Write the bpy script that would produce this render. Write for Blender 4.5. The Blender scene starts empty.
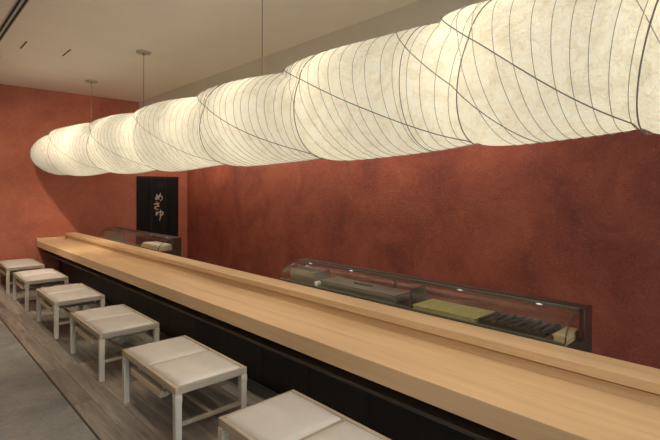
import bpy, bmesh, math, random
from mathutils import Vector, Matrix

random.seed(7)
SC = bpy.context.scene
COL = SC.collection

# ------------------------------------------------------------------ camera
EYE = 1.65
FPX = 459.0
THETA = math.atan2(434.0, FPX)          # yaw of the view away from the counter's run
cam_d = bpy.data.cameras.new('camera')
cam = bpy.data.objects.new('camera', cam_d)
COL.objects.link(cam)
cam.location = (0, 0, EYE)
cam.rotation_euler = (math.pi / 2, 0, -THETA)
cam_d.sensor_width = 36.0
cam_d.lens = FPX / 660.0 * 36.0
cam_d.shift_y = -30.0 / 660.0
cam_d.clip_start = 0.05
SC.camera = cam

# ------------------------------------------------------------------ world, exposure
SC.view_settings.view_transform = 'Standard'
SC.view_settings.look = 'None'
SC.view_settings.gamma = 1.0
SC.view_settings.use_curve_mapping = False
SC.view_settings.exposure = 0.3
SC.cycles.use_denoising = True
SC.cycles.max_bounces = 8
SC.cycles.diffuse_bounces = 4
SC.cycles.transparent_max_bounces = 16
SC.cycles.sample_clamp_indirect = 6.0

world = bpy.data.worlds.new('daylight_world')
SC.world = world
world.use_nodes = True
bg = world.node_tree.nodes['Background']
bg.inputs['Color'].default_value = (0.82, 0.91, 1.0, 1)
bg.inputs['Strength'].default_value = 4.3

LAMP_EMIT = 0.15
LAMP_BULB = 7.4
FILL_SPOT_W = 50.0
WARM = (1.0, 0.83, 0.64)
FILL_WASH_W = 70.0
FILL_DOWN_W = 46.0
FILL_COVE_W = 80.0

# ------------------------------------------------------------------ dimensions (X across, Y along the counter, Z up)
FAR = 9.85
NEAR = -3.0
WALL_X = 4.83
LEFT_X = -3.0
CEIL = 3.515
DROP_X = 3.745
DROP_Z = 2.75
CT = 0.72          # counter top
CX0 = 1.88         # counter front edge
SEAT = 0.4125
PT = 0.70          # kitchen worktop

# ------------------------------------------------------------------ materials
def new_mat(name):
    m = bpy.data.materials.new(name)
    m.use_nodes = True
    nt = m.node_tree
    return m, nt, nt.nodes['Principled BSDF']

def ramp(nt, stops):
    r = nt.nodes.new('ShaderNodeValToRGB')
    el = r.color_ramp.elements
    el[0].position, el[0].color = stops[0][0], (*stops[0][1], 1)
    el[1].position, el[1].color = stops[-1][0], (*stops[-1][1], 1)
    for p, c in stops[1:-1]:
        e = el.new(p); e.color = (*c, 1)
    return r

def coords(nt, scale=(1, 1, 1), kind='Object', rnd=False):
    tc = nt.nodes.new('ShaderNodeTexCoord')
    mp = nt.nodes.new('ShaderNodeMapping')
    mp.inputs['Scale'].default_value = scale
    nt.links.new(tc.outputs[kind], mp.inputs['Vector'])
    if rnd:
        oi = nt.nodes.new('ShaderNodeObjectInfo')
        vm = nt.nodes.new('ShaderNodeVectorMath'); vm.operation = 'SCALE'
        vm.inputs[0].default_value = (13.1, 7.7, 5.3)
        nt.links.new(oi.outputs['Random'], vm.inputs['Scale'])
        nt.links.new(vm.outputs[0], mp.inputs['Location'])
    return mp

def noise(nt, vec, scale, detail=4, rough=0.55, dist=0.0):
    n = nt.nodes.new('ShaderNodeTexNoise')
    n.inputs['Scale'].default_value = scale
    n.inputs['Detail'].default_value = detail
    n.inputs['Roughness'].default_value = rough
    n.inputs['Distortion'].default_value = dist
    nt.links.new(vec.outputs[0], n.inputs['Vector'])
    return n

def bump(nt, src, bsdf, strength, dist=0.01):
    b = nt.nodes.new('ShaderNodeBump')
    b.inputs['Strength'].default_value = strength
    b.inputs['Distance'].default_value = dist
    nt.links.new(src, b.inputs['Height'])
    nt.links.new(b.outputs[0], bsdf.inputs['Normal'])
    return b

def mat_plain(name, col, rough=0.6, metal=0.0, var=0.12, nscale=6.0):
    m, nt, b = new_mat(name)
    mp = coords(nt)
    n = noise(nt, mp, nscale)
    lo = tuple(c * (1 - var) for c in col); hi = tuple(min(1, c * (1 + var)) for c in col)
    r = ramp(nt, [(0.3, lo), (0.7, hi)])
    nt.links.new(n.outputs['Fac'], r.inputs[0])
    nt.links.new(r.outputs[0], b.inputs['Base Color'])
    b.inputs['Roughness'].default_value = rough
    b.inputs['Metallic'].default_value = metal
    return m

def mat_wood(name, a, c, axis='Y', scale=1.0, rough=0.5, rnd=True, relief=0.15):
    m, nt, b = new_mat(name)
    s = {'X': (0.5, 9, 9), 'Y': (9, 0.5, 9), 'Z': (9, 9, 0.5)}[axis]
    mp = coords(nt, tuple(v * scale for v in s), rnd=rnd)
    n = noise(nt, mp, 2.2, 8, 0.62, 0.35)
    mid = tuple((p + q) / 2 for p, q in zip(a, c))
    r = ramp(nt, [(0.32, a), (0.5, mid), (0.68, c)])
    nt.links.new(n.outputs['Fac'], r.inputs[0])
    nt.links.new(r.outputs[0], b.inputs['Base Color'])
    b.inputs['Roughness'].default_value = rough
    bump(nt, n.outputs['Fac'], b, relief, 0.002)
    return m

def mat_plaster(name, base, dark, light, streak=(1, 1, 1)):
    m, nt, b = new_mat(name)
    mp = coords(nt)
    big = noise(nt, mp, 1.5, 7, 0.66, 0.5)
    fine = noise(nt, mp, 30, 6, 0.7, 1.6)
    mix = nt.nodes.new('ShaderNodeMath'); mix.operation = 'MULTIPLY_ADD'
    mix.inputs[1].default_value = 0.5
    nt.links.new(fine.outputs['Fac'], mix.inputs[0])
    nt.links.new(big.outputs['Fac'], mix.inputs[2])
    r0 = ramp(nt, [(0.58, dark), (0.75, base), (0.92, light)])
    nt.links.new(mix.outputs[0], r0.inputs[0])
    # pale straw fibres: thin curved strokes
    cn = noise(nt, mp, 11, 2, 0.5, 2.5)
    sb = nt.nodes.new('ShaderNodeMath'); sb.operation = 'SUBTRACT'; sb.inputs[1].default_value = 0.5
    ab = nt.nodes.new('ShaderNodeMath'); ab.operation = 'ABSOLUTE'
    nt.links.new(cn.outputs['Fac'], sb.inputs[0]); nt.links.new(sb.outputs[0], ab.inputs[0])
    lr = ramp(nt, [(0.0, (1, 1, 1)), (0.03, (0, 0, 0))])
    nt.links.new(ab.outputs[0], lr.inputs[0])
    brk = noise(nt, mp, 7, 3, 0.6); br = ramp(nt, [(0.48, (0, 0, 0)), (0.60, (1, 1, 1))])
    nt.links.new(brk.outputs['Fac'], br.inputs[0])
    mk = nt.nodes.new('ShaderNodeMath'); mk.operation = 'MULTIPLY'
    nt.links.new(lr.outputs[0], mk.inputs[0]); nt.links.new(br.outputs[0], mk.inputs[1])
    mk2 = nt.nodes.new('ShaderNodeMath'); mk2.operation = 'MULTIPLY'; mk2.inputs[1].default_value = 0.55
    nt.links.new(mk.outputs[0], mk2.inputs[0])
    r = nt.nodes.new('ShaderNodeMixRGB'); nt.links.new(mk2.outputs[0], r.inputs[0]); nt.links.new(r0.outputs[0], r.inputs[1])
    r.inputs[2].default_value = (min(1, light[0] * 1.35), light[1] * 1.7, light[2] * 1.7, 1)
    nt.links.new(r.outputs[0], b.inputs['Base Color'])
    b.inputs['Roughness'].default_value = 0.62
    # short straw strokes pressed in the clay
    vo = nt.nodes.new('ShaderNodeTexVoronoi'); vo.inputs['Scale'].default_value = 16
    vo.feature = 'DISTANCE_TO_EDGE'
    wob = nt.nodes.new('ShaderNodeVectorMath'); wob.operation = 'MULTIPLY_ADD'
    n2 = noise(nt, mp, 9, 3, 0.6)
    wob.inputs[1].default_value = (0.25, 0.25, 0.25)
    nt.links.new(n2.outputs['Color'], wob.inputs[0]); nt.links.new(mp.outputs[0], wob.inputs[2])
    nt.links.new(wob.outputs[0], vo.inputs['Vector'])
    mm = nt.nodes.new('ShaderNodeMath'); mm.operation = 'MINIMUM'; mm.inputs[1].default_value = 0.12
    nt.links.new(vo.outputs['Distance'], mm.inputs[0])
    add = nt.nodes.new('ShaderNodeMath'); add.operation = 'MULTIPLY_ADD'; add.inputs[1].default_value = 2.0
    nt.links.new(mm.outputs[0], add.inputs[0]); nt.links.new(fine.outputs['Fac'], add.inputs[2])
    bump(nt, add.outputs[0], b, 0.7, 0.02)
    return m

M = {}
M['clay_far'] = mat_plaster('clay_plaster_orange', (0.44, 0.130, 0.074), (0.37, 0.102, 0.058), (0.50, 0.160, 0.092))
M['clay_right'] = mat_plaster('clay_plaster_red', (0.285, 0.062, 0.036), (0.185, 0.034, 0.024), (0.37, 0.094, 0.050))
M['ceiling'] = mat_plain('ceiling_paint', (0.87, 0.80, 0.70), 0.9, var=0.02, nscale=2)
M['bulkhead'] = mat_plain('bulkhead_paint', (0.60, 0.555, 0.475), 0.9, var=0.02, nscale=2)  # ceiling tone in a darker, greyer version
M['ceil_grey'] = mat_plain('ceiling_vent_grey', (0.45, 0.43, 0.40), 0.6, var=0.05)
M['black'] = mat_plain('black_void', (0.008, 0.007, 0.006), 0.8, var=0.1)
M['stone'] = None
m, nt, b = new_mat('grey_stone_floor')
mp = coords(nt); n1 = noise(nt, mp, 1.6, 8, 0.65, 0.4); n2 = noise(nt, mp, 30, 4, 0.7)
mx = nt.nodes.new('ShaderNodeMath'); mx.operation = 'MULTIPLY_ADD'; mx.inputs[1].default_value = 0.35
nt.links.new(n2.outputs['Fac'], mx.inputs[0]); nt.links.new(n1.outputs['Fac'], mx.inputs[2])
r = ramp(nt, [(0.50, (0.185, 0.182, 0.176)), (0.68, (0.27, 0.265, 0.253)), (0.85, (0.36, 0.352, 0.335))])
nt.links.new(mx.outputs[0], r.inputs[0]); nt.links.new(r.outputs[0], b.inputs['Base Color'])
b.inputs['Roughness'].default_value = 0.75
bump(nt, n2.outputs['Fac'], b, 0.25, 0.004)
M['stone'] = m
# planks: each board has its own tone
m, nt, b = new_mat('weathered_floor_planks')
mp = coords(nt, (7, 0.7, 7), rnd=True)
n1 = noise(nt, mp, 2.4, 8, 0.66, 0.5)
r = ramp(nt, [(0.30, (0.15, 0.133, 0.115)), (0.5, (0.29, 0.258, 0.224)), (0.72, (0.46, 0.40, 0.335))])
nt.links.new(n1.outputs['Fac'], r.inputs[0])
oi = nt.nodes.new('ShaderNodeObjectInfo')
hv = nt.nodes.new('ShaderNodeHueSaturation')
mr = nt.nodes.new('ShaderNodeMapRange'); mr.inputs['To Min'].default_value = 0.6; mr.inputs['To Max'].default_value = 1.25
nt.links.new(oi.outputs['Random'], mr.inputs['Value']); nt.links.new(mr.outputs[0], hv.inputs['Value'])
nt.links.new(r.outputs[0], hv.inputs['Color']); nt.links.new(hv.outputs[0], b.inputs['Base Color'])
b.inputs['Roughness'].default_value = 0.42
bump(nt, n1.outputs['Fac'], b, 0.2, 0.003)
M['plank'] = m
M['counter'] = mat_wood('counter_cypress', (0.56, 0.375, 0.205), (0.67, 0.475, 0.275), 'Y', 0.8, 0.42, relief=0.06)
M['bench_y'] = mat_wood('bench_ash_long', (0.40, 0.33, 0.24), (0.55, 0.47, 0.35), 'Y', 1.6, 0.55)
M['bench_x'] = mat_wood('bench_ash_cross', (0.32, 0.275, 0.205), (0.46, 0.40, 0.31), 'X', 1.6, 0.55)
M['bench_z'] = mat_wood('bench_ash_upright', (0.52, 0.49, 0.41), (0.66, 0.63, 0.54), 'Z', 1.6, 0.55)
M['traywood'] = mat_wood('bench_tray_ash', (0.50, 0.41, 0.29), (0.66, 0.56, 0.42), 'Y', 1.6, 0.55)  # lighter copy of the bench ash, light on the tray put into the colour
M['joint'] = mat_wood('bench_end_grain', (0.34, 0.30, 0.23), (0.82, 0.75, 0.62), 'X', 9.0, 0.6, relief=0.03)
M['pad'] = mat_plain('pale_leather', (0.60, 0.572, 0.54), 0.42, var=0.03, nscale=14)
M['panel'] = mat_wood('black_stained_panel', (0.010, 0.009, 0.008), (0.020, 0.018, 0.016), 'Z', 0.8, 0.45)
M['shelf'] = mat_wood('dark_stained_shelf', (0.050, 0.038, 0.030), (0.085, 0.066, 0.05), 'Y', 1.0, 0.5)
M['steel'] = mat_plain('brushed_steel', (0.42, 0.42, 0.38), 0.32, 0.9, 0.06)
M['polish'] = mat_plain('polished_steel', (0.78, 0.76, 0.72), 0.14, 1.0, 0.03)
M['dkmetal'] = mat_plain('dark_bronze_metal', (0.060, 0.048, 0.040), 0.38, 0.5, 0.1)
M['brown'] = mat_plain('brown_lacquer', (0.050, 0.018, 0.013), 0.35, 0.0, 0.1)
M['rail'] = mat_plain('grey_rail_metal', (0.17, 0.16, 0.13), 0.35, 0.6, 0.06)
M['white'] = mat_plain('white_cotton', (0.78, 0.76, 0.70), 0.8, var=0.04)
M['mat'] = mat_wood('green_bamboo_mat', (0.34, 0.30, 0.10), (0.50, 0.46, 0.20), 'X', 3.0, 0.6)
M['boxwood'] = mat_wood('small_box_wood', (0.46, 0.33, 0.17), (0.60, 0.45, 0.26), 'X', 2.0, 0.6)
M['wire'] = mat_plain('dark_grey_wire', (0.15, 0.145, 0.125), 0.6, var=0.05)
M['wire_fine'] = mat_plain('fine_grey_wire', (0.36, 0.35, 0.30), 0.6, var=0.05)
M['cable'] = mat_plain('pendant_cable', (0.26, 0.22, 0.17), 0.5, var=0.05)
M['rose'] = mat_plain('ceiling_rose_metal', (0.48, 0.42, 0.34), 0.4, 0.3, var=0.04)
M['noren'] = mat_plain('black_curtain_cloth', (0.011, 0.009, 0.009), 0.7, var=0.2, nscale=20)
M['ink'] = mat_plain('cream_dye', (0.62, 0.50, 0.38), 0.8, var=0.1, nscale=30)
M['ink_faint'] = mat_plain('faded_dye', (0.035, 0.030, 0.028), 0.8, var=0.1, nscale=30)
M['leftwall'] = mat_plain('taupe_plaster', (0.13, 0.115, 0.10), 0.8, var=0.06)
M['corridor'] = mat_plain('corridor_dark', (0.012, 0.010, 0.010), 0.8, var=0.1)
M['prep'] = mat_plain('kitchen_steel', (0.30, 0.29, 0.27), 0.4, 0.7, 0.05)

# clear glass: thin pane, see-through with a sharp reflection
m, nt, b = new_mat('clear_case_glass')
nt.nodes.remove(b)
out = nt.nodes['Material Output']
tr = nt.nodes.new('ShaderNodeBsdfTransparent'); tr.inputs[0].default_value = (0.955, 0.965, 0.95, 1)
gl = nt.nodes.new('ShaderNodeBsdfGlossy'); gl.inputs['Roughness'].default_value = 0.12
fr = nt.nodes.new('ShaderNodeFresnel'); fr.inputs['IOR'].default_value = 1.65
ms = nt.nodes.new('ShaderNodeMixShader')
ge = nt.nodes.new('ShaderNodeNewGeometry')
inv = nt.nodes.new('ShaderNodeMath'); inv.operation = 'SUBTRACT'; inv.inputs[0].default_value = 1.0
mu = nt.nodes.new('ShaderNodeMath'); mu.operation = 'MULTIPLY'
nt.links.new(ge.outputs['Backfacing'], inv.inputs[1]); nt.links.new(inv.outputs[0], mu.inputs[0]); nt.links.new(fr.outputs[0], mu.inputs[1])
nt.links.new(mu.outputs[0], ms.inputs[0]); nt.links.new(tr.outputs[0], ms.inputs[1]); nt.links.new(gl.outputs[0], ms.inputs[2])
nt.links.new(ms.outputs[0], out.inputs['Surface'])
M['glass'] = m

# washi paper: lets the light of the bulbs through and glows evenly
m, nt, b = new_mat('washi_paper')
nt.nodes.remove(b)
out = nt.nodes['Material Output']
mp = coords(nt)
crum = noise(nt, mp, 6, 7, 0.62, 1.5)
fib = noise(nt, mp, 42, 5, 0.65, 2.0)
ad = nt.nodes.new('ShaderNodeMath'); ad.operation = 'MULTIPLY_ADD'; ad.inputs[1].default_value = 0.5
nt.links.new(fib.outputs['Fac'], ad.inputs[0]); nt.links.new(crum.outputs['Fac'], ad.inputs[2])
rp = ramp(nt, [(0.60, (0.82, 0.775, 0.64)), (0.76, (0.90, 0.86, 0.735)), (0.90, (0.96, 0.93, 0.82))])
nt.links.new(ad.outputs[0], rp.inputs[0])
bp = nt.nodes.new('ShaderNodeBump'); bp.inputs['Strength'].default_value = 1.0; bp.inputs['Distance'].default_value = 0.06
vo = nt.nodes.new('ShaderNodeTexVoronoi'); vo.feature = 'DISTANCE_TO_EDGE'; vo.inputs['Scale'].default_value = 12
wv = nt.nodes.new('ShaderNodeVectorMath'); wv.operation = 'MULTIPLY_ADD'; wv.inputs[1].default_value = (0.35, 0.35, 0.35)
wn = noise(nt, mp, 5, 4, 0.6)
nt.links.new(wn.outputs['Color'], wv.inputs[0]); nt.links.new(mp.outputs[0], wv.inputs[2]); nt.links.new(wv.outputs[0], vo.inputs['Vector'])
cr = nt.nodes.new('ShaderNodeMath'); cr.operation = 'MINIMUM'; cr.inputs[1].default_value = 0.22
nt.links.new(vo.outputs['Distance'], cr.inputs[0])
hs = nt.nodes.new('ShaderNodeMath'); hs.operation = 'MULTIPLY_ADD'; hs.inputs[1].default_value = 1.4
nt.links.new(cr.outputs[0], hs.inputs[0]); nt.links.new(ad.outputs[0], hs.inputs[2])
nt.links.new(hs.outputs[0], bp.inputs['Height'])
df = nt.nodes.new('ShaderNodeBsdfDiffuse'); tl = nt.nodes.new('ShaderNodeBsdfTranslucent')
em = nt.nodes.new('ShaderNodeEmission'); em.inputs['Strength'].default_value = LAMP_EMIT
lin = ramp(nt, [(0.0, (0.91, 0.90, 0.875)), (0.05, (1, 1, 1))])
mcol = nt.nodes.new('ShaderNodeMixRGB'); mcol.blend_type = 'MULTIPLY'; mcol.inputs[0].default_value = 1.0
nt.links.new(vo.outputs['Distance'], lin.inputs[0]); nt.links.new(rp.outputs[0], mcol.inputs[1]); nt.links.new(lin.outputs[0], mcol.inputs[2])
for nd in (df, tl, em):
    nt.links.new(mcol.outputs[0], nd.inputs['Color'])
nt.links.new(bp.outputs[0], df.inputs['Normal']); nt.links.new(bp.outputs[0], tl.inputs['Normal'])
mx = nt.nodes.new('ShaderNodeMixShader'); mx.inputs[0].default_value = 0.5
nt.links.new(df.outputs[0], mx.inputs[1]); nt.links.new(tl.outputs[0], mx.inputs[2])
ash = nt.nodes.new('ShaderNodeAddShader')
nt.links.new(mx.outputs[0], ash.inputs[0]); nt.links.new(em.outputs[0], ash.inputs[1])
nt.links.new(ash.outputs[0], out.inputs['Surface'])
M['paper'] = m

def mat_emit(name, col, s):
    m = bpy.data.materials.new(name); m.use_nodes = True
    nt = m.node_tree; nt.nodes.remove(nt.nodes['Principled BSDF'])
    e = nt.nodes.new('ShaderNodeEmission'); e.inputs[0].default_value = (*col, 1); e.inputs[1].default_value = s
    nt.links.new(e.outputs[0], nt.nodes['Material Output'].inputs['Surface'])
    return m
M['led'] = mat_emit('case_led', (1.0, 0.95, 0.85), 0.9)  # glow painted in for bright reflections on the case glass
M['spot_glow'] = mat_emit('spot_lens', (1.0, 0.8, 0.55), 3.0)  # glowing faces of the added fill lights

# ------------------------------------------------------------------ helpers
def tag(o, label=None, cat=None, group=None, kind=None):
    if label: o['label'] = label
    if cat: o['category'] = cat
    if group: o['group'] = group
    if kind: o['kind'] = kind
    return o

def empty(name, loc=(0, 0, 0), parent=None):
    o = bpy.data.objects.new(name, None)
    o.empty_display_size = 0.1
    COL.objects.link(o); o.location = loc
    if parent: o.parent = parent
    return o

def link(name, bm_or_me, mat, parent=None, smooth=False, loc=None):
    if isinstance(bm_or_me, bmesh.types.BMesh):
        me = bpy.data.meshes.new(name); bm_or_me.to_mesh(me); bm_or_me.free()
        me.materials.append(mat)
        if smooth:
            for p in me.polygons: p.use_smooth = True
    else:
        me = bm_or_me
    o = bpy.data.objects.new(name, me)
    COL.objects.link(o)
    if parent: o.parent = parent
    if loc: o.location = loc
    return o

def add_box(bm, x0, x1, y0, y1, z0, z1, bevel=0.0, segs=1):
    r = bmesh.ops.create_cube(bm, size=1.0)
    vs = r['verts']
    for v in vs:
        v.co = Vector(((x0 + x1) / 2 + v.co.x * (x1 - x0), (y0 + y1) / 2 + v.co.y * (y1 - y0), (z0 + z1) / 2 + v.co.z * (z1 - z0)))
    if bevel > 0:
        es = list({e for v in vs for e in v.link_edges})
        bmesh.ops.bevel(bm, geom=es, offset=bevel, segments=segs, affect='EDGES', profile=0.5)

def box(name, mat, x0, x1, y0, y1, z0, z1, parent=None, bevel=0.003, segs=1):
    bm = bmesh.new(); add_box(bm, x0, x1, y0, y1, z0, z1, bevel, segs)
    return link(name, bm, mat, parent)

def tube(bm, pts, rad, sides=6, closed=False):
    n = len(pts); rings = []
    for i, p in enumerate(pts):
        p = Vector(p)
        a = Vector(pts[(i - 1) % n] if closed or i > 0 else pts[i]); c = Vector(pts[(i + 1) % n] if closed or i < n - 1 else pts[i])
        t = (c - a).normalized()
        up = Vector((0, 0, 1)) if abs(t.z) < 0.9 else Vector((1, 0, 0))
        s = t.cross(up).normalized(); u = s.cross(t).normalized()
        rr = rad[i] if isinstance(rad, (list, tuple)) else rad
        rings.append([bm.verts.new(p + (s * math.cos(2 * math.pi * k / sides) + u * math.sin(2 * math.pi * k / sides)) * rr) for k in range(sides)])
    m = n if closed else n - 1
    for i in range(m):
        A, B = rings[i], rings[(i + 1) % n]
        for k in range(sides):
            bm.faces.new((A[k], A[(k + 1) % sides], B[(k + 1) % sides], B[k]))
    if not closed:
        bm.faces.new(rings[0][::-1]); bm.faces.new(rings[-1])

def prism(bm, prof, y0, y1):
    """closed profile in (x, z), extruded along y"""
    A = [bm.verts.new((x, y0, z)) for x, z in prof]; B = [bm.verts.new((x, y1, z)) for x, z in prof]
    n = len(prof)
    bm.faces.new(A[::-1]); bm.faces.new(B)
    for i in range(n):
        bm.faces.new((A[i], A[(i + 1) % n], B[(i + 1) % n], B[i]))
    bmesh.ops.recalc_face_normals(bm, faces=bm.faces)

# ------------------------------------------------------------------ setting
fl = box('floor', M['stone'], LEFT_X, WALL_X + 1.6, NEAR, FAR + 1.6, -0.20, -0.030, bevel=0)
tag(fl, kind='structure')
box('stone_paving', M['stone'], LEFT_X, 0.972, NEAR, FAR, -0.0305, -0.002, fl, bevel=0.002)
box('kitchen_paving', M['stone'], 2.26, WALL_X, NEAR, FAR, -0.0305, -0.002, fl, bevel=0)
box('edge_strip', M['dkmetal'], 0.972, 0.984, NEAR, FAR, -0.0305, 0.001, fl, bevel=0)
box('plank_bed', M['black'], 0.984, 2.26, NEAR, FAR, -0.0305, -0.010, fl, bevel=0)
PW = 0.1415
plank_cache = {}
for row in range(9):
    y = NEAR - random.random() * 0.9
    while y < FAR:
        L = random.choice((0.9, 1.2, 1.5))
        a, c = max(y, NEAR), min(y + L, FAR)
        if c - a > 0.08:
            key = round(c - a, 2)
            if key not in plank_cache:
                bm = bmesh.new(); add_box(bm, 0.0006, PW - 0.0006, 0.0005, key - 0.0005, -0.012, 0.0, 0.0012)
                me = bpy.data.meshes.new('plank'); bm.to_mesh(me); bm.free(); me.materials.append(M['plank'])
                plank_cache[key] = me
            p = link('plank', plank_cache[key], None, fl, loc=(0.985 + row * PW, a, random.uniform(-0.0008, 0.0006)))
        y += L

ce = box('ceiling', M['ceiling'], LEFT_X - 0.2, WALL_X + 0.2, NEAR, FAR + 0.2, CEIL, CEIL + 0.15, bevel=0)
tag(ce, kind='structure')
# far wall with the kitchen doorway
DX0, DX1, DZ = 3.69, 4.61, 1.945
wf = bmesh.new()
add_box(wf, LEFT_X - 0.2, DX0, FAR, FAR + 0.16, -0.03, CEIL)
add_box(wf, DX1, WALL_X + 0.2, FAR, FAR + 0.16, -0.03, CEIL)
add_box(wf, DX0, DX1, FAR, FAR + 0.16, DZ, CEIL)
tag(link('wall_far', wf, M['clay_far']), kind='structure')
wl = box('wall_left', M['leftwall'], LEFT_X - 0.2, LEFT_X, NEAR, FAR, -0.03, CEIL, bevel=0)
tag(wl, kind='structure')
wb = bmesh.new()   # street side behind the viewer, with one wide opening for the daylight
add_box(wb, 2.6, WALL_X + 0.2, NEAR - 0.2, NEAR, -0.03, CEIL)
add_box(wb, LEFT_X - 0.2, -0.4, NEAR - 0.2, NEAR, -0.03, CEIL)
add_box(wb, -0.4, 2.6, NEAR - 0.2, NEAR, 3.2, CEIL)
tag(link('wall_back', wb, M['shelf']), kind='structure')
wr = box('wall_right', M['clay_right'], WALL_X, WALL_X + 0.2, NEAR, FAR, -0.03, CEIL, bevel=0)
tag(wr, kind='structure')
dw = bmesh.new()   # the dark passage behind the doorway
add_box(dw, DX0 - 0.25, DX0 - 0.2, FAR + 0.16, FAR + 1.5, -0.03, 2.3)
add_box(dw, DX1 + 0.2, DX1 + 0.25, FAR + 0.16, FAR + 1.5, -0.03, 2.3)
add_box(dw, DX0 - 0.25, DX1 + 0.25, FAR + 1.5, FAR + 1.55, -0.03, 2.3)
add_box(dw, DX0 - 0.25, DX1 + 0.25, FAR + 0.16, FAR + 1.55, 2.3, 2.35)
tag(link('wall_passage', dw, M['corridor']), kind='structure')
dr = bmesh.new()   # slim dark jambs and lintel
add_box(dr, DX0, DX0 + 0.025, FAR - 0.012, FAR + 0.16, 0, DZ)
add_box(dr, DX1 - 0.025, DX1, FAR - 0.012, FAR + 0.16, 0, DZ)
add_box(dr, DX0, DX1, FAR - 0.012, FAR + 0.16, DZ - 0.025, DZ)
tag(link('door_1', dr, M['noren']), kind='structure')
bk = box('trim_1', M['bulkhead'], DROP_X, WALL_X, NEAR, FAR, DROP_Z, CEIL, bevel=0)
tag(bk, 'lowered plaster bulkhead under the ceiling along the red wall', kind='structure')

def fill_strip(x, z, hl, watts, tilt, label):  # unseen strip added to brighten the right wall
    ww = tag(empty('wall_washer_light', (x, 5.8, z)), label, 'light')
    box('housing', M['dkmetal'], -0.05, 0.05, -hl, hl, -0.03, -0.0005, ww, 0.002)
    box('diffuser', M['spot_glow'], -0.04, 0.04, -hl + 0.02, hl - 0.02, -0.034, -0.0302, ww, 0)
    ld = bpy.data.lights.new('washer_beam', 'AREA'); ld.shape = 'RECTANGLE'; ld.size = 0.08; ld.size_y = 2 * hl - 0.1
    ld.energy = watts; ld.color = WARM
    lo = bpy.data.objects.new('washer_beam', ld); COL.objects.link(lo); lo.parent = ww
    lo.location = (0, 0, -0.036); lo.rotation_euler = (0, math.radians(tilt), 0)
fill_strip(4.30, DROP_Z, 3.9, FILL_WASH_W, -20, 'long slim strip light under the bulkhead washing the red wall')

cv = tag(empty('cove_light', (LEFT_X, 3.4, 2.95)), 'long cove shelf light high on the dark wall opposite the counter', 'light')  # added out of view to lift the ceiling brightness
box('cove_shelf', M['ceiling'], 0.0005, 0.22, -6.0, 6.0, -0.03, 0.0, cv, 0.002)
box('cove_lip', M['ceiling'], 0.20, 0.22, -6.0, 6.0, 0.0002, 0.05, cv, 0.002)
ld = bpy.data.lights.new('cove_beam', 'AREA'); ld.shape = 'RECTANGLE'; ld.size = 0.08; ld.size_y = 11.8
ld.energy = FILL_COVE_W; ld.color = WARM
lo = bpy.data.objects.new('cove_beam', ld); COL.objects.link(lo); lo.parent = cv
lo.location = (0.11, 0, 0.02); lo.rotation_euler = (0, math.radians(180), 0)

# ------------------------------------------------------------------ paper cloud pendant lamp
ZL = EYE + 0.633
T0, T1 = -1.75, 9.70
BND = [9.9, 8.30, 6.75, 5.35, 3.92, 2.53, 1.22, 0.42, -0.75, -2.0]
def axis_x(d):
    pts = [(-3, 2.43), (4.2, 2.43), (6.6, 2.27), (8.0, 2.16), (9.7, 1.93)]
    for (a, p), (c, q) in zip(pts, pts[1:]):
        if d <= c:
            f = (d - a) / (c - a); return p + (q - p) * f
    return pts[-1][1]
def cap(d):
    e = 1.0
    for end, L, pw in ((T1, 1.25, 0.52), (T0, 0.7, 0.48)):
        f = min(1.0, abs(end - d) / L)
        if (d > end and end == T1) or (d < end and end == T0): f = 0
        e *= max(0.0, 1 - (1 - f) ** 2) ** pw
    return e
def hoop_upright(j, ph):
    return BND[j] - 0.10 * math.cos(ph)
def hoop_slanted(j, ph):
    b0 = BND[j]; b1 = BND[j + 1] if j + 1 < len(BND) else BND[j] - 1.2
    top, bot = b0 + 0.38 * (b0 - b1), b1 + 0.10
    return (top + bot) / 2 + (top - bot) / 2 * math.cos(ph)
def seam(j, ph):
    return max(hoop_upright(j, ph), hoop_slanted(j, ph))
def rad(d, ph):
    f, Lb = 0.5, 1.4
    for i in range(len(BND) - 1):
        s1 = seam(i + 1, ph)
        if d > s1:
            s0 = seam(i, ph); Lb = max(0.05, s0 - s1); f = min(1.0, max(0.0, (s0 - d) / Lb)); break
    amp = 0.085 if Lb > 1.0 else 0.065
    # lobes swell just after their far seam and fall away gently
    lob = max(0.0, math.sin(math.pi * f ** 0.55)) ** 0.6
    wob = 0.006 * math.sin(2.0 * d + 3 * ph) + 0.004 * math.sin(5.1 * d - 2 * ph)
    return (0.350 * (1 + amp * 2.0 * lob) + wob) * cap(d)
def lamp_pt(d, ph, off=0.0):
    r = rad(d, ph) + off
    return Vector((axis_x(d) + r * math.sin(ph), d, ZL + r * math.cos(ph)))

lamp = empty('paper_pendant_lamp', (0, 0, 0))
tag(lamp, 'long glowing paper cloud lamp hung above the wooden counter', 'lamp')
bm = bmesh.new()
NS, NP = 460, 72
rows = []
for i in range(NS + 1):
    u = i / NS
    d = T0 + (T1 - T0) * u
    if i == 0: d += 0.0004
    if i == NS: d -= 0.0004
    rows.append([bm.verts.new(lamp_pt(d, 2 * math.pi * k / NP)) for k in range(NP)])
for i in range(NS):
    for k in range(NP):
        bm.faces.new((rows[i][k], rows[i][(k + 1) % NP], rows[i + 1][(k + 1) % NP], rows[i + 1][k]))
bm.faces.new(rows[0][::-1]); bm.faces.new(rows[-1])
bmesh.ops.recalc_face_normals(bm, faces=bm.faces)
shade = link('paper_shade', bm, M['paper'], lamp, smooth=True)

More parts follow.
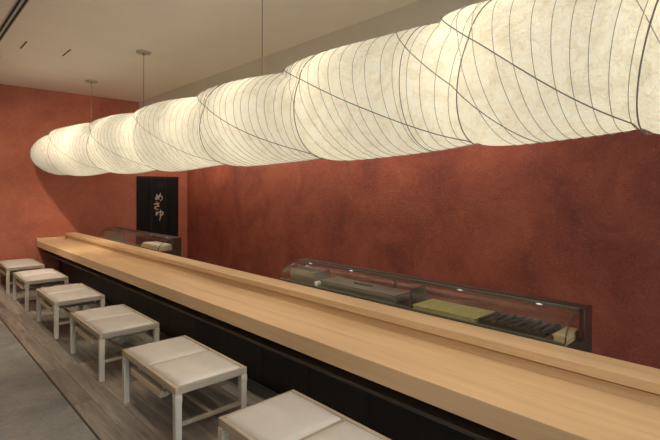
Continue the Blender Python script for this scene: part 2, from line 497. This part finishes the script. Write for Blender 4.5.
def ring(name, fn, r, mat):
    pts = []
    N = 96
    for k in range(N):
        ph = 2 * math.pi * k / N
        d = min(T1 - 0.01, max(T0 + 0.01, fn(ph)))
        rr = max(rad(min(T1, d + e), ph) for e in (-0.025, -0.012, 0, 0.012, 0.025)) + r * 0.5 + 0.001
        pts.append(Vector((axis_x(d) + rr * math.sin(ph), d, ZL + rr * math.cos(ph))))
    bm = bmesh.new(); tube(bm, pts, r, 5, True)
    return link(name, bm, mat, lamp, smooth=True)

for j in range(1, len(BND) - 1):
    near = BND[j] < 4.5
    wm = M['wire'] if near else M['wire_fine']
    ring('upright_hoop', lambda ph: hoop_upright(j, ph), 0.0034 if near else 0.0026, wm)
    ring('slanted_hoop', lambda ph: hoop_slanted(j, ph), 0.0032 if near else 0.0025, wm)
ring('upright_hoop', lambda ph: 1.60 - 0.02 * math.cos(ph), 0.0026, M['wire'])
ring('slanted_hoop', lambda ph: 1.40 + 0.42 * math.cos(ph), 0.0026, M['wire'])
for j in range(0, len(BND) - 1):
    b0, b1 = BND[j], BND[j + 1]; L = b0 - b1
    n = 14 if L > 1.0 else 10
    for k in range(n):
        a = (k + 0.5) / n
        top = b0 + 0.20 * L + (b1 - 0.10 - b0 - 0.20 * L) * a + random.uniform(-0.015, 0.015)
        bot = b0 - 0.06 * L + (b1 + 0.12 - b0 + 0.06 * L) * a ** 0.8 + random.uniform(-0.015, 0.015)
        if top > T1 - 0.06 or bot < T0 + 0.06 or top < T0 + 0.06: continue
        ring('rib', lambda ph: (top + bot) / 2 + (top - bot) / 2 * math.cos(ph), 0.0019 if b0 < 4 else 0.0014, M['wire_fine'])
for d in (8.75, 7.7, 6.6, 5.6, 4.5, 3.5, 2.4, 1.3, 0.3, -0.8):
    ld = bpy.data.lights.new('lamp_bulb', 'POINT'); ld.energy = LAMP_BULB * (0.14 if d > 8 else 0.8 if d > 7 else 1.0); ld.color = (1.0, 0.90, 0.70)
    ld.shadow_soft_size = 0.06
    lo = bpy.data.objects.new('lamp_bulb', ld); COL.objects.link(lo); lo.parent = lamp
    lo.location = (axis_x(d), d, ZL + 0.11)

# suspension cables with their ceiling roses hang the lamp
for cy in (8.51, 6.23, 3.47, 1.26):
    cx = 2.43
    off = cx - axis_x(cy)
    rr = rad(cy, math.asin(min(1, off / 0.38)))
    zt = ZL + math.sqrt(max(0.01, rr * rr - off * off)) - 0.01
    bm = bmesh.new(); tube(bm, [(0, 0, 0), (0, 0, CEIL - zt - 0.012)], 0.0042, 8)
    cb = link('cable', bm, M['cable'], lamp, True, loc=(cx, cy, zt))
    bm = bmesh.new()
    bmesh.ops.create_cone(bm, cap_ends=True, segments=32, radius1=0.096, radius2=0.102, depth=0.02)
    bmesh.ops.bevel(bm, geom=[e for e in bm.edges], offset=0.003, segments=1, affect='EDGES')
    link('ceiling_rose', bm, M['rose'], lamp, loc=(cx, cy, CEIL - 0.0105))
    bm = bmesh.new(); bmesh.ops.create_cone(bm, cap_ends=True, segments=16, radius1=0.010, radius2=0.016, depth=0.03)
    link('cable_grip', bm, M['cable'], cb, loc=(0, 0, CEIL - zt - 0.036))

# ------------------------------------------------------------------ ceiling fittings
tr_ = tag(empty('ceiling_slot_track', (0.905, 0, CEIL)), 'long dark double slot track set in the ceiling', 'track')
box('track_body', M['ceil_grey'], -0.048, 0.048, NEAR + 0.1, FAR - 1.2, -0.006, -0.0005, tr_, 0.001)
for sx in (-0.024, 0.024):
    box('slot', M['black'], sx - 0.012, sx + 0.012, NEAR + 0.12, FAR - 1.22, -0.0075, -0.0055, tr_, 0)
vp = tag(empty('ceiling_vent', (1.435, 6.98, CEIL)), 'flush square ceiling vent panel with two dark slits', 'vent')
box('vent_plate', M['ceiling'], -0.26, 0.26, -0.215, 0.215, -0.004, -0.0005, vp, 0.001)
for sx in (-0.245, 0.245):
    box('slit', M['black'], sx - 0.009, sx + 0.009, -0.20, 0.20, -0.0052, -0.0035, vp, 0)

def spotlight(y, target, watts, size, label):  # unseen spots added to light the benches, counter and end wall
    x = 0.905
    root = tag(empty('track_spotlight', (x, y, CEIL - 0.008)), label, 'spotlight', 'spotlights on the ceiling track')
    box('mount', M['dkmetal'], -0.02, 0.02, -0.05, 0.05, -0.02, 0.0, root)
    bm = bmesh.new(); tube(bm, [(0, 0, -0.02), (0, 0, -0.09)], 0.008, 8); link('stem', bm, M['dkmetal'], root)
    pos = Vector((x, y, CEIL - 0.10)); dv = (Vector(target) - pos).normalized()
    q = dv.to_track_quat('-Z', 'Y')
    bm = bmesh.new()
    bmesh.ops.create_cone(bm, cap_ends=False, segments=24, radius1=0.045, radius2=0.038, depth=0.14)
    h = link('spot_head', bm, M['dkmetal'], root, True); h.location = (0, 0, -0.10); h.rotation_mode = 'QUATERNION'; h.rotation_quaternion = q
    ld = bpy.data.lights.new('spot_beam', 'SPOT'); ld.energy = watts; ld.color = WARM
    ld.spot_size = math.radians(size); ld.spot_blend = 0.8; ld.shadow_soft_size = 0.05
    lo = bpy.data.objects.new('spot_beam', ld); COL.objects.link(lo); lo.parent = root
    lo.location = Vector((0, 0, -0.10)) + dv * 0.09; lo.rotation_mode = 'QUATERNION'; lo.rotation_quaternion = q
for y, tg, w, s, nth in ((-0.9, (2.0, 0.3, 0.7), FILL_SPOT_W, 75, 'seventh'), (0.9, (2.0, 2.0, 0.7), FILL_SPOT_W, 75, 'sixth'),
                         (2.7, (2.0, 4.0, 0.7), FILL_SPOT_W, 75, 'fifth'), (4.4, (2.0, 6.4, 0.7), FILL_SPOT_W, 80, 'fourth'),
                         (7.2, (2.9, FAR, 0.9), 100, 100, 'third'), (7.5, (2.0, 6.8, 0.7), 110, 75, 'second'), (7.9, (2.0, 8.8, 0.7), 120, 70, 'first')):
    spotlight(y, tg, w, s, 'small dark spotlight on the ceiling track, %s from the end wall' % nth)

sd = tag(empty('soffit_downlight', (3.75 + 0.2, 8.7, DROP_Z)), 'small round downlight under the bulkhead turned to the end wall', 'downlight')  # added to brighten the end wall where the paper lamp blocks the spots
bm = bmesh.new()
tube(bm, [(0.05 * math.cos(2 * math.pi * k / 24), 0.05 * math.sin(2 * math.pi * k / 24), -0.004) for k in range(24)], 0.006, 6, True)
link('trim_ring', bm, M['rose'], sd, True)
bm = bmesh.new(); bmesh.ops.create_cone(bm, cap_ends=True, segments=24, radius1=0.046, radius2=0.046, depth=0.003)
link('lens', bm, M['spot_glow'], sd, loc=(0, 0, -0.003))
ld = bpy.data.lights.new('soffit_beam', 'SPOT'); ld.energy = 16.0; ld.color = WARM
ld.spot_size = math.radians(85); ld.spot_blend = 1.0; ld.shadow_soft_size = 0.06
lo = bpy.data.objects.new('soffit_beam', ld); COL.objects.link(lo); lo.parent = sd; lo.location = (0, 0, -0.012)
lo.rotation_mode = 'QUATERNION'
lo.rotation_quaternion = (Vector((2.75, FAR, 1.3)) - Vector((3.95, 8.7, DROP_Z))).to_track_quat('-Z', 'Y')

def downlight(x, y, label):  # unseen downlights added to brighten the counter top
    root = tag(empty('recessed_downlight', (x, y, CEIL)), label, 'downlight', 'recessed downlights above the counter front')
    bm = bmesh.new()
    tube(bm, [(0.05 * math.cos(2 * math.pi * k / 24), 0.05 * math.sin(2 * math.pi * k / 24), -0.004) for k in range(24)], 0.006, 6, True)
    link('trim_ring', bm, M['rose'], root, True)
    bm = bmesh.new(); bmesh.ops.create_cone(bm, cap_ends=True, segments=24, radius1=0.046, radius2=0.046, depth=0.003)
    link('lens', bm, M['spot_glow'], root, loc=(0, 0, -0.003))
    ld = bpy.data.lights.new('down_beam', 'SPOT'); ld.energy = FILL_DOWN_W; ld.color = WARM
    ld.spot_size = math.radians(48); ld.spot_blend = 0.9; ld.shadow_soft_size = 0.06
    lo = bpy.data.objects.new('down_beam', ld); COL.objects.link(lo); lo.parent = root; lo.location = (0, 0, -0.012)
    lo.rotation_euler = (0, math.radians(-10), 0)
for y, nth in ((4.1, 'first'), (2.6, 'second'), (1.0, 'third'), (-0.6, 'fourth')):
    downlight(1.72, y, 'small round recessed downlight above the counter front, %s from the end wall' % nth)

# ------------------------------------------------------------------ counter
sc = tag(empty('sushi_counter', (2.2, 4.0, 0)), 'long pale wood sushi counter with raised back ledge and black front', 'counter')
def cbox(name, mat, x0, x1, y0, y1, z0, z1, bevel=0.003, segs=1, parent=None):
    return box(name, mat, x0 - 2.2, x1 - 2.2, y0 - 4.0, y1 - 4.0, z0, z1, parent or sc, bevel, segs)
CY0, CY1 = -1.6, FAR - 0.004
cbox('counter_board', M['counter'], CX0, 2.0865, CY0, CY1, CT - 0.11, CT, 0.004, 2)
cbox('counter_board', M['counter'], 2.0867, 2.375, CY0, CY1, CT - 0.06, CT, 0.0008)
cbox('riser', M['counter'], 2.3755, 2.53, CY0, CY1, CT - 0.06, 0.769, 0.001)
cbox('shadow_gap_strip', M['shelf'], 2.392, 2.53, CY0, CY1, 0.7692, 0.7808, 0)
cbox('ledge_board', M['counter'], 2.35, 2.54, CY0, CY1, 0.781, 0.831, 0.003, 2)
cbox('end_upstand', M['counter'], CX0 + 0.005, 2.349, CY1 - 0.022, CY1, CT, CT + 0.045, 0.002)
cbox('bag_shelf', M['shelf'], 1.95, 2.235, CY0, CY1, 0.497, 0.522, 0.002)
# front cladding: upright boards
x = CY0; i = 0
bw = 0.6
bm = bmesh.new(); add_box(bm, 0, 0.02, 0.001, bw - 0.001, 0.02, CT - 0.061, 0.0015)
fme = bpy.data.meshes.new('front_panel'); bm.to_mesh(fme); bm.free(); fme.materials.append(M['panel'])
while x + bw <= CY1:
    link('front_panel', fme, None, sc, loc=(2.24 - 2.2, x - 4.0, 0)); x += bw
cbox('front_panel', M['panel'], 2.24, 2.26, x + 0.001, CY1, 0.02, CT - 0.061, 0.0015)
cbox('counter_core', M['black'], 2.262, 2.53, CY0, CY1, 0.0, CT - 0.061, 0)
cbox('kick_board', M['black'], 2.25, 2.262, CY0, CY1, 0.001, 0.02, 0)

# kitchen-side bench that carries the glass cases
pc = tag(empty('prep_counter', (2.9, 4.0, 0)), 'steel kitchen worktop behind the wooden ledge under the glass cases', 'counter')
box('worktop', M['prep'], 2.545 - 2.9, 2.893 - 2.9, CY0 - 4, CY1 - 4, PT - 0.04, PT, pc, 0.002)
box('cabinet_body', M['prep'], 2.56 - 2.9, 2.875 - 2.9, CY0 - 4, CY1 - 4, 0.0, PT - 0.041, pc, 0.002)

# ------------------------------------------------------------------ benches
def build_bench():
    """origin: floor under the seat's middle; long side along Y"""
    L, W = 0.962, 0.520
    hx, hy = W / 2, L / 2
    root = empty('counter_bench')
    lw = 0.043
    for sx in (-1, 1):
        for sy in (-1, 1):
            cx, cy = sx * (hx - lw / 2), sy * (hy - lw / 2)
            lg = box('leg', M['bench_z'], cx - lw / 2, cx + lw / 2, cy - lw / 2, cy + lw / 2, 0, SEAT - 0.049, root, 0.002)
            # exposed joint block under the rail
            e = 0.002
            box('joint_block', M['joint'], cx - lw / 2 - e, cx + lw / 2 + e, cy - lw / 2 - e, cy + lw / 2 + e, SEAT - 0.104, SEAT - 0.054, lg, 0.002)
    for sx in (-1, 1):
        x0, x1 = sorted((sx * hx, sx * (hx - 0.024)))
        box('long_rail', M['bench_y'], x0, x1, -hy, hy, SEAT - 0.049, SEAT - 0.002, root, 0.002)
    for sy in (-1, 1):
        y0, y1 = sorted((sy * hy, sy * (hy - 0.026)))
        box('end_rail', M['bench_x'], -hx + 0.024, hx - 0.024, y0, y1, SEAT - 0.049, SEAT - 0.002, root, 0.002)
    box('middle_bar', M['bench_x'], -hx + 0.025, hx - 0.025, -0.010, 0.010, SEAT - 0.045, SEAT - 0.002, root, 0.002)
    box('seat_board', M['bench_x'], -hx + 0.023, hx - 0.023, -hy + 0.02, hy - 0.02, SEAT - 0.05, SEAT - 0.036, root, 0)
    # two domed pads
    for sy in (-1, 1):
        bm = bmesh.new()
        x0, x1 = -hx + 0.026, hx - 0.026
        y0, y1 = (0.006, hy - 0.012) if sy > 0 else (-hy + 0.012, -0.006)
        NX, NY = 18, 16
        g = []
        for i in range(NX + 1):
            row = []
            for k in range(NY + 1):
                u, v = -1 + 2 * i / NX, -1 + 2 * k / NY
                # squeeze samples to the rims
                uu = math.copysign(abs(u) ** 0.7, u); vv = math.copysign(abs(v) ** 0.7, v)
                ed = (1 - abs(uu) ** 9) ** 0.5 * (1 - abs(vv) ** 9) ** 0.5
                z = SEAT - 0.008 + 0.020 * ed + 0.008 * (1 - uu * uu) * (1 - vv * vv)
                row.append(bm.verts.new(((x0 + x1) / 2 + uu * (x1 - x0) / 2, (y0 + y1) / 2 + vv * (y1 - y0) / 2, z)))
            g.append(row)
        for i in range(NX):
            for k in range(NY):
                bm.faces.new((g[i][k], g[i + 1][k], g[i + 1][k + 1], g[i][k + 1]))
        be = [e for e in bm.edges if e.is_boundary]
        ex = bmesh.ops.extrude_edge_only(bm, edges=be)
        for v in [q for q in ex['geom'] if isinstance(q, bmesh.types.BMVert)]:
            v.co.z = SEAT - 0.036
        bmesh.ops.recalc_face_normals(bm, faces=bm.faces)
        link('seat_pad', bm, M['pad'], root, smooth=True)
    # low H stretcher
    for sy in (-1, 1):
        yy = sy * (hy - lw / 2)
        box('stretcher', M['bench_x'], -hx + lw, hx - lw, yy - 0.011, yy + 0.011, 0.152, 0.178, root, 0.002)
    box('long_stretcher', M['bench_y'], -0.011, 0.011, -hy + lw / 2 + 0.011, hy - lw / 2 - 0.011, 0.154, 0.176, root, 0.002)
    # luggage tray slung under the seat
    tray = box('tray_board', M['traywood'], -hx + 0.004, -hx + 0.030, -0.235, 0.31, 0.266, 0.314, root, 0.002)
    box('tray_lip', M['traywood'], -hx + 0.030, -hx + 0.062, -0.235, 0.31, 0.266, 0.300, tray, 0.002)
    box('tray_board', M['bench_y'], hx - 0.045, hx - 0.020, -0.235, 0.31, 0.266, 0.314, root, 0.002)
    bm = bmesh.new(); add_box(bm, -hx + 0.063, hx - 0.046, -0.010, 0.010, 0.270, 0.282, 0.0015)
    sme = bpy.data.meshes.new('tray_slat'); bm.to_mesh(sme); bm.free(); sme.materials.append(M['bench_x'])
    for k in range(11):
        link('tray_slat', sme, None, root, loc=(0, -0.215 + k * 0.0505, 0))
    for yy in (-0.20, 0.24):
        box('tray_hanger', M['bench_z'], -hx + 0.034, -hx + 0.052, yy - 0.009, yy + 0.009, 0.300, SEAT - 0.050, root, 0.001)
        box('tray_hanger', M['bench_z'], hx - 0.043, hx - 0.029, yy - 0.009, yy + 0.009, 0.314, SEAT - 0.050, root, 0.001)
    return root

def copy_tree(o, parent=None):
    c = o.copy(); COL.objects.link(c)
    if parent:
        c.parent = parent; c.matrix_parent_inverse = o.matrix_parent_inverse.copy()
    for ch in list(o.children): copy_tree(ch, c)
    return c

proto = build_bench()
BX = 1.272 + 0.520 / 2
benches = [(8.78, 'pale two-pad wooden bench standing closest to the end wall', -0.6),
           (7.33, 'pale two-pad wooden bench, second from the end wall', -0.6),
           (5.75, 'pale two-pad wooden bench, third from the end wall', -0.6),
           (4.21, 'pale two-pad wooden bench, fourth from the end wall', -0.6),
           (2.74, 'pale two-pad wooden bench, fifth from the end wall', -0.6),
           (1.272, 'pale two-pad wooden bench, sixth from the end wall', -0.6)]
made = []
for i, (y0, lab, rz) in enumerate(benches):
    o = proto if i == 0 else copy_tree(proto)
    made.append(o)
for o, (y0, lab, rz) in zip(made, benches):
    o.location = (BX, y0 + 0.481, 0.0006)
    o.rotation_euler = (0, 0, math.radians(rz))
    tag(o, lab, 'bench', 'benches in a row along the counter')

# ------------------------------------------------------------------ glass sushi cases
CXF, CXB = 2.562, 2.885
def curve_profile(n=14):
    """outer glass curve from front sill to top rail, in local x, z"""
    pts = []
    for k in range(n + 1):
        a = math.pi / 2 * k / n
        pts.append((CXF + 0.010 + 0.225 * (1 - math.cos(a)), 0.835 + 0.138 * math.sin(a)))
    return pts
def sushi_case(y0, y1, label, block):
    root = tag(empty('sushi_display_case', (0, y0, PT)), label, 'display case')
    L = y1 - y0
    def P(name, mat, x0, x1, a, c, z0, z1, parent=root, bevel=0.0015):
        return box(name, mat, x0, x1, a, c, z0 - PT, z1 - PT, parent, bevel)
    P('case_base', M['dkmetal'], CXF, CXB, 0.0, L, PT, 0.818)
    P('case_floor', M['polish'], CXF + 0.02, CXB - 0.02, block, L - 0.01, 0.8182, 0.824)
    P('front_sill', M['rail'], CXF, CXF + 0.016, block, L, 0.8182, 0.838)
    P('top_rail', M['rail'], 2.790, CXB, block, L, 0.962, 0.985, bevel=0.003)
    P('rail_trim', M['dkmetal'], CXB - 0.075, CXB + 0.001, block, L, 0.9852, 0.990)
    P('end_block', M['brown'], CXF + 0.205, CXB + 0.004, 0.0, block, 0.8182, 0.992, bevel=0.003)
    P('back_post', M['dkmetal'], CXB - 0.02, CXB, L - 0.022, L, 0.8242, 0.9618)
    P('back_post', M['dkmetal'], CXB - 0.02, CXB, L * 0.56 - 0.011, L * 0.56 + 0.011, 0.8242, 0.9618)
    prof = curve_profile()
    # curved front glass, a shell 4 mm thick
    outer = [(x, z - PT) for x, z in prof]
    inner = []
    for k, (x, z) in enumerate(outer):
        a = math.pi / 2 * k / (len(outer) - 1)
        inner.append((x + 0.004 * math.cos(a), z - 0.004 * math.sin(a)))
    bm = bmesh.new(); n = len(outer)
    for (ya, yb) in ((block + 0.001, L - 0.008),):
        prism(bm, outer + inner[::-1], ya, yb)
    link('curved_glass', bm, M['glass'], root, smooth=False)
    # end panes with dark edging along the curve
    for ya, yb in ((L - 0.006, L), (block + 0.0005, block + 0.0055)):
        bm = bmesh.new()
        prism(bm, [(CXB - 0.021, 0.8245 - PT)] + [(CXF + 0.0165, 0.8385 - PT)] + [(x, z) for x, z in inner[1:]] + [(CXB - 0.021, 0.9615 - PT)], ya, yb)
        ep = link('end_glass', bm, M['glass'], root)
        bm = bmesh.new()
        tube(bm, [(x, (ya + yb) / 2, z) for x, z in outer], 0.0045, 6)
        link('glass_edging', bm, M['dkmetal'], ep, True)
    P('divider', M['dkmetal'], CXF + 0.12, CXB - 0.022, L * 0.44, L * 0.44 + 0.012, 0.8242, 0.945)
    P('rear_glass', M['glass'], CXB - 0.014, CXB - 0.010, block + 0.006, L - 0.024, 0.8242, 0.9615, bevel=0)
    for f in (0.091, 0.303, 0.715, 0.925):  # glowing ovals stand in for lights reflected on the case glass
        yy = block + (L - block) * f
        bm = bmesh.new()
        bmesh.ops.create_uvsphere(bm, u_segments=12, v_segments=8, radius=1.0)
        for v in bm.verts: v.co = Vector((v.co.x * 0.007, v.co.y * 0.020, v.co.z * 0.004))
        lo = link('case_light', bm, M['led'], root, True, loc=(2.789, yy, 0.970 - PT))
    P('cooling_unit', M['steel'], CXF + 0.10, CXB - 0.024, L - 0.38, L - 0.05, 0.8242, 0.925)
    return root
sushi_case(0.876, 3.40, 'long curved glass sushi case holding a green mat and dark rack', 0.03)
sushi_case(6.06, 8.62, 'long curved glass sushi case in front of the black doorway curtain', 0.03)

ZF = 0.8246
t = tag(empty('steel_tray', (2.73, 2.50, ZF)), 'long steel food tray with lid inside the glass case', 'tray')
box('tray_base', M['steel'], -0.10, 0.10, -0.40, 0.40, 0, 0.050, t, 0.006, 2)
box('tray_lid', M['prep'], -0.105, 0.105, -0.405, 0.405, 0.0502, 0.060, t, 0.003)
box('lid_handle', M['dkmetal'], -0.008, 0.008, -0.10, 0.10, 0.0602, 0.072, t, 0.002)
bm = bmesh.new()
pts = [(-0.105 + 0.0105 * k, 0, 0) for k in range(21)]
tube(bm, pts, [0.020 if 0 < k < 20 else 0.017 for k in range(21)], 14)
rt = link('rolled_towel', bm, M['white'], None, True, loc=(2.715, 2.95, ZF + 0.0205))
tag(rt, 'white rolled cotton towel beside the steel tray in the case', 'towel')
# green mat, sagging a little, slats running across
mt = tag(empty('bamboo_mat', (2.72, 1.68, ZF)), 'yellow green bamboo mat laid inside the glass case', 'mat')
bm = bmesh.new(); add_box(bm, -0.125, 0.125, -0.0125, 0.0125, 0.0, 0.006, 0.0015)
me = bpy.data.meshes.new('mat_strip'); bm.to_mesh(me); bm.free(); me.materials.append(M['mat'])
box('mat_board', M['mat'], -0.12, 0.12, -0.235, 0.235, 0.0, 0.026, mt, 0.003)
for k in range(18):
    link('mat_strip', me, None, mt, loc=(0, -0.23 + k * 0.027, 0.0262))
rk = tag(empty('slatted_rack', (2.72, 1.225, ZF)), 'black slatted serving rack beside the green mat in the case', 'rack')
for sx in (-0.115, 0.115):
    box('rack_side', M['dkmetal'], sx - 0.010, sx + 0.010, -0.20, 0.20, 0, 0.030, rk)
bm = bmesh.new(); add_box(bm, -0.12, 0.12, -0.013, 0.013, 0.0302, 0.040, 0.002)
me = bpy.data.meshes.new('rack_slat'); bm.to_mesh(me); bm.free(); me.materials.append(M['panel'])
for k in range(8):
    link('rack_slat', me, None, rk, loc=(0, -0.182 + k * 0.052, 0))
def lidded_box(x, y, w, l, h, label):
    t = tag(empty('wooden_box', (x, y, ZF)), label, 'box')
    box('box_body', M['boxwood'], -w / 2, w / 2, -l / 2, l / 2, 0, h, t, 0.002)
    box('box_lid', M['boxwood'], -w / 2 - 0.004, w / 2 + 0.004, -l / 2 - 0.004, l / 2 + 0.004, h + 0.0002, h + 0.012, t, 0.002)
lidded_box(2.735, 0.962, 0.20, 0.062, 0.020, 'small flat wooden box next to the black rack')
t = tag(empty('folded_cloth', (2.715, 6.50, ZF)), 'white folded cloth on a board in the far glass case', 'cloth')  # plain white slab put in for a white patch in this case
box('board', M['boxwood'], -0.10, 0.10, -0.30, 0.30, 0, 0.04, t, 0.003)
box('cloth', M['white'], -0.095, 0.10, -0.29, 0.24, 0.0402, 0.066, t, 0.008, 2)

# ------------------------------------------------------------------ doorway curtain with brush lettering
nr = tag(empty('noren_curtain', ((DX0 + DX1) / 2, FAR - 0.03, 0)), 'black split doorway curtain with cream brush lettering', 'curtain')
bm = bmesh.new(); tube(bm, [(-0.47, 0, 1.925), (0.47, 0, 1.925)], 0.012, 10)
link('rod', bm, M['dkmetal'], nr, True)
for k in range(3):
    w = 0.90 / 3
    x0 = -0.45 + k * w + 0.003; x1 = x0 + w - 0.006
    bm = bmesh.new(); NX, NZ = 14, 22; g = []
    for i in range(NX + 1):
        row = []
        for q in range(NZ + 1):
            u, v = i / NX, q / NZ
            yy = -0.014 + 0.008 * v * math.sin(2 * math.pi * u * 1.5 + k * 1.7)
            row.append(bm.verts.new((x0 + (x1 - x0) * u, yy, 1.935 - 1.32 * v)))
        g.append(row)
    for i in range(NX):
        for q in range(NZ):
            bm.faces.new((g[i][q], g[i + 1][q], g[i + 1][q + 1], g[i][q + 1]))
    bmesh.ops.solidify(bm, geom=bm.faces[:], thickness=0.003)
    link('curtain_panel', bm, M['noren'], nr, True)
def stroke(name, pts, w, mat):
    """brush stroke: a flat ribbon in x, z that thins at its ends"""
    bm = bmesh.new(); P = []
    # resample
    for (a, c) in zip(pts, pts[1:]):
        for s in range(4):
            f = s / 4; P.append((a[0] + (c[0] - a[0]) * f, a[1] + (c[1] - a[1]) * f))
    P.append(pts[-1]); n = len(P)
    for _ in range(3):
        P = [P[0]] + [((P[i - 1][0] + 2 * P[i][0] + P[i + 1][0]) / 4, (P[i - 1][1] + 2 * P[i][1] + P[i + 1][1]) / 4) for i in range(1, n - 1)] + [P[-1]]
    A, B = [], []
    for i, (x, z) in enumerate(P):
        a, c = P[max(0, i - 1)], P[min(n - 1, i + 1)]
        tx, tz = c[0] - a[0], c[1] - a[1]; l = math.hypot(tx, tz) or 1
        f = i / (n - 1); ww = w * (0.55 + 0.6 * math.sin(math.pi * min(1, f * 0.85 + 0.12)))
        ring4 = [bm.verts.new((x - tz / l * ww, 0, z + tx / l * ww)), bm.verts.new((x + tz / l * ww, 0, z - tx / l * ww)),
                 bm.verts.new((x + tz / l * ww, 0.004, z - tx / l * ww)), bm.verts.new((x - tz / l * ww, 0.004, z + tx / l * ww))]
        A.append(ring4)
    for i in range(n - 1):
        for q in range(4):
            bm.faces.new((A[i][q], A[i][(q + 1) % 4], A[i + 1][(q + 1) % 4], A[i + 1][q]))
    bmesh.ops.recalc_face_normals(bm, faces=bm.faces)
    o = link(name, bm, mat, nr, loc=(0, -0.033, 0))
    return o
def glyph(strokes, cx, cz, s, w, mat=None):
    for st in strokes:
        stroke('brush_stroke', [(cx + (x - 0.5) * s, cz + (0.5 - y) * s) for x, y in st], w, mat or M['ink'])
ME = [[(0.22, 0.2), (0.30, 0.45), (0.52, 0.78)],
      [(0.66, 0.08), (0.58, 0.35), (0.36, 0.72), (0.16, 0.82), (0.12, 0.62), (0.32, 0.42), (0.62, 0.36), (0.86, 0.50), (0.84, 0.76), (0.62, 0.94)]]
SA = [[(0.15, 0.32), (0.5, 0.30), (0.85, 0.20)], [(0.45, 0.05), (0.58, 0.30), (0.76, 0.58)],
      [(0.76, 0.58), (0.45, 0.56), (0.22, 0.72), (0.38, 0.90), (0.70, 0.92)]]
YU = [[(0.16, 0.18), (0.10, 0.45), (0.16, 0.62)], [(0.16, 0.50), (0.40, 0.20), (0.78, 0.22), (0.86, 0.48), (0.62, 0.62), (0.42, 0.50)],
      [(0.56, 0.02), (0.58, 0.40), (0.56, 0.80), (0.44, 1.15)]]
KA = [[(0.2, 0.15), (0.8, 0.15)], [(0.2, 0.5), (0.8, 0.5)], [(0.25, 0.1), (0.25, 0.9)], [(0.75, 0.1), (0.75, 0.9)]]
glyph(KA, 0.03, 1.74, 0.15, 0.010, M['ink_faint'])
glyph(ME, 0.00, 1.50, 0.20, 0.011)
glyph(SA, -0.05, 1.31, 0.19, 0.0105)
glyph(YU, 0.02, 1.12, 0.21, 0.011)
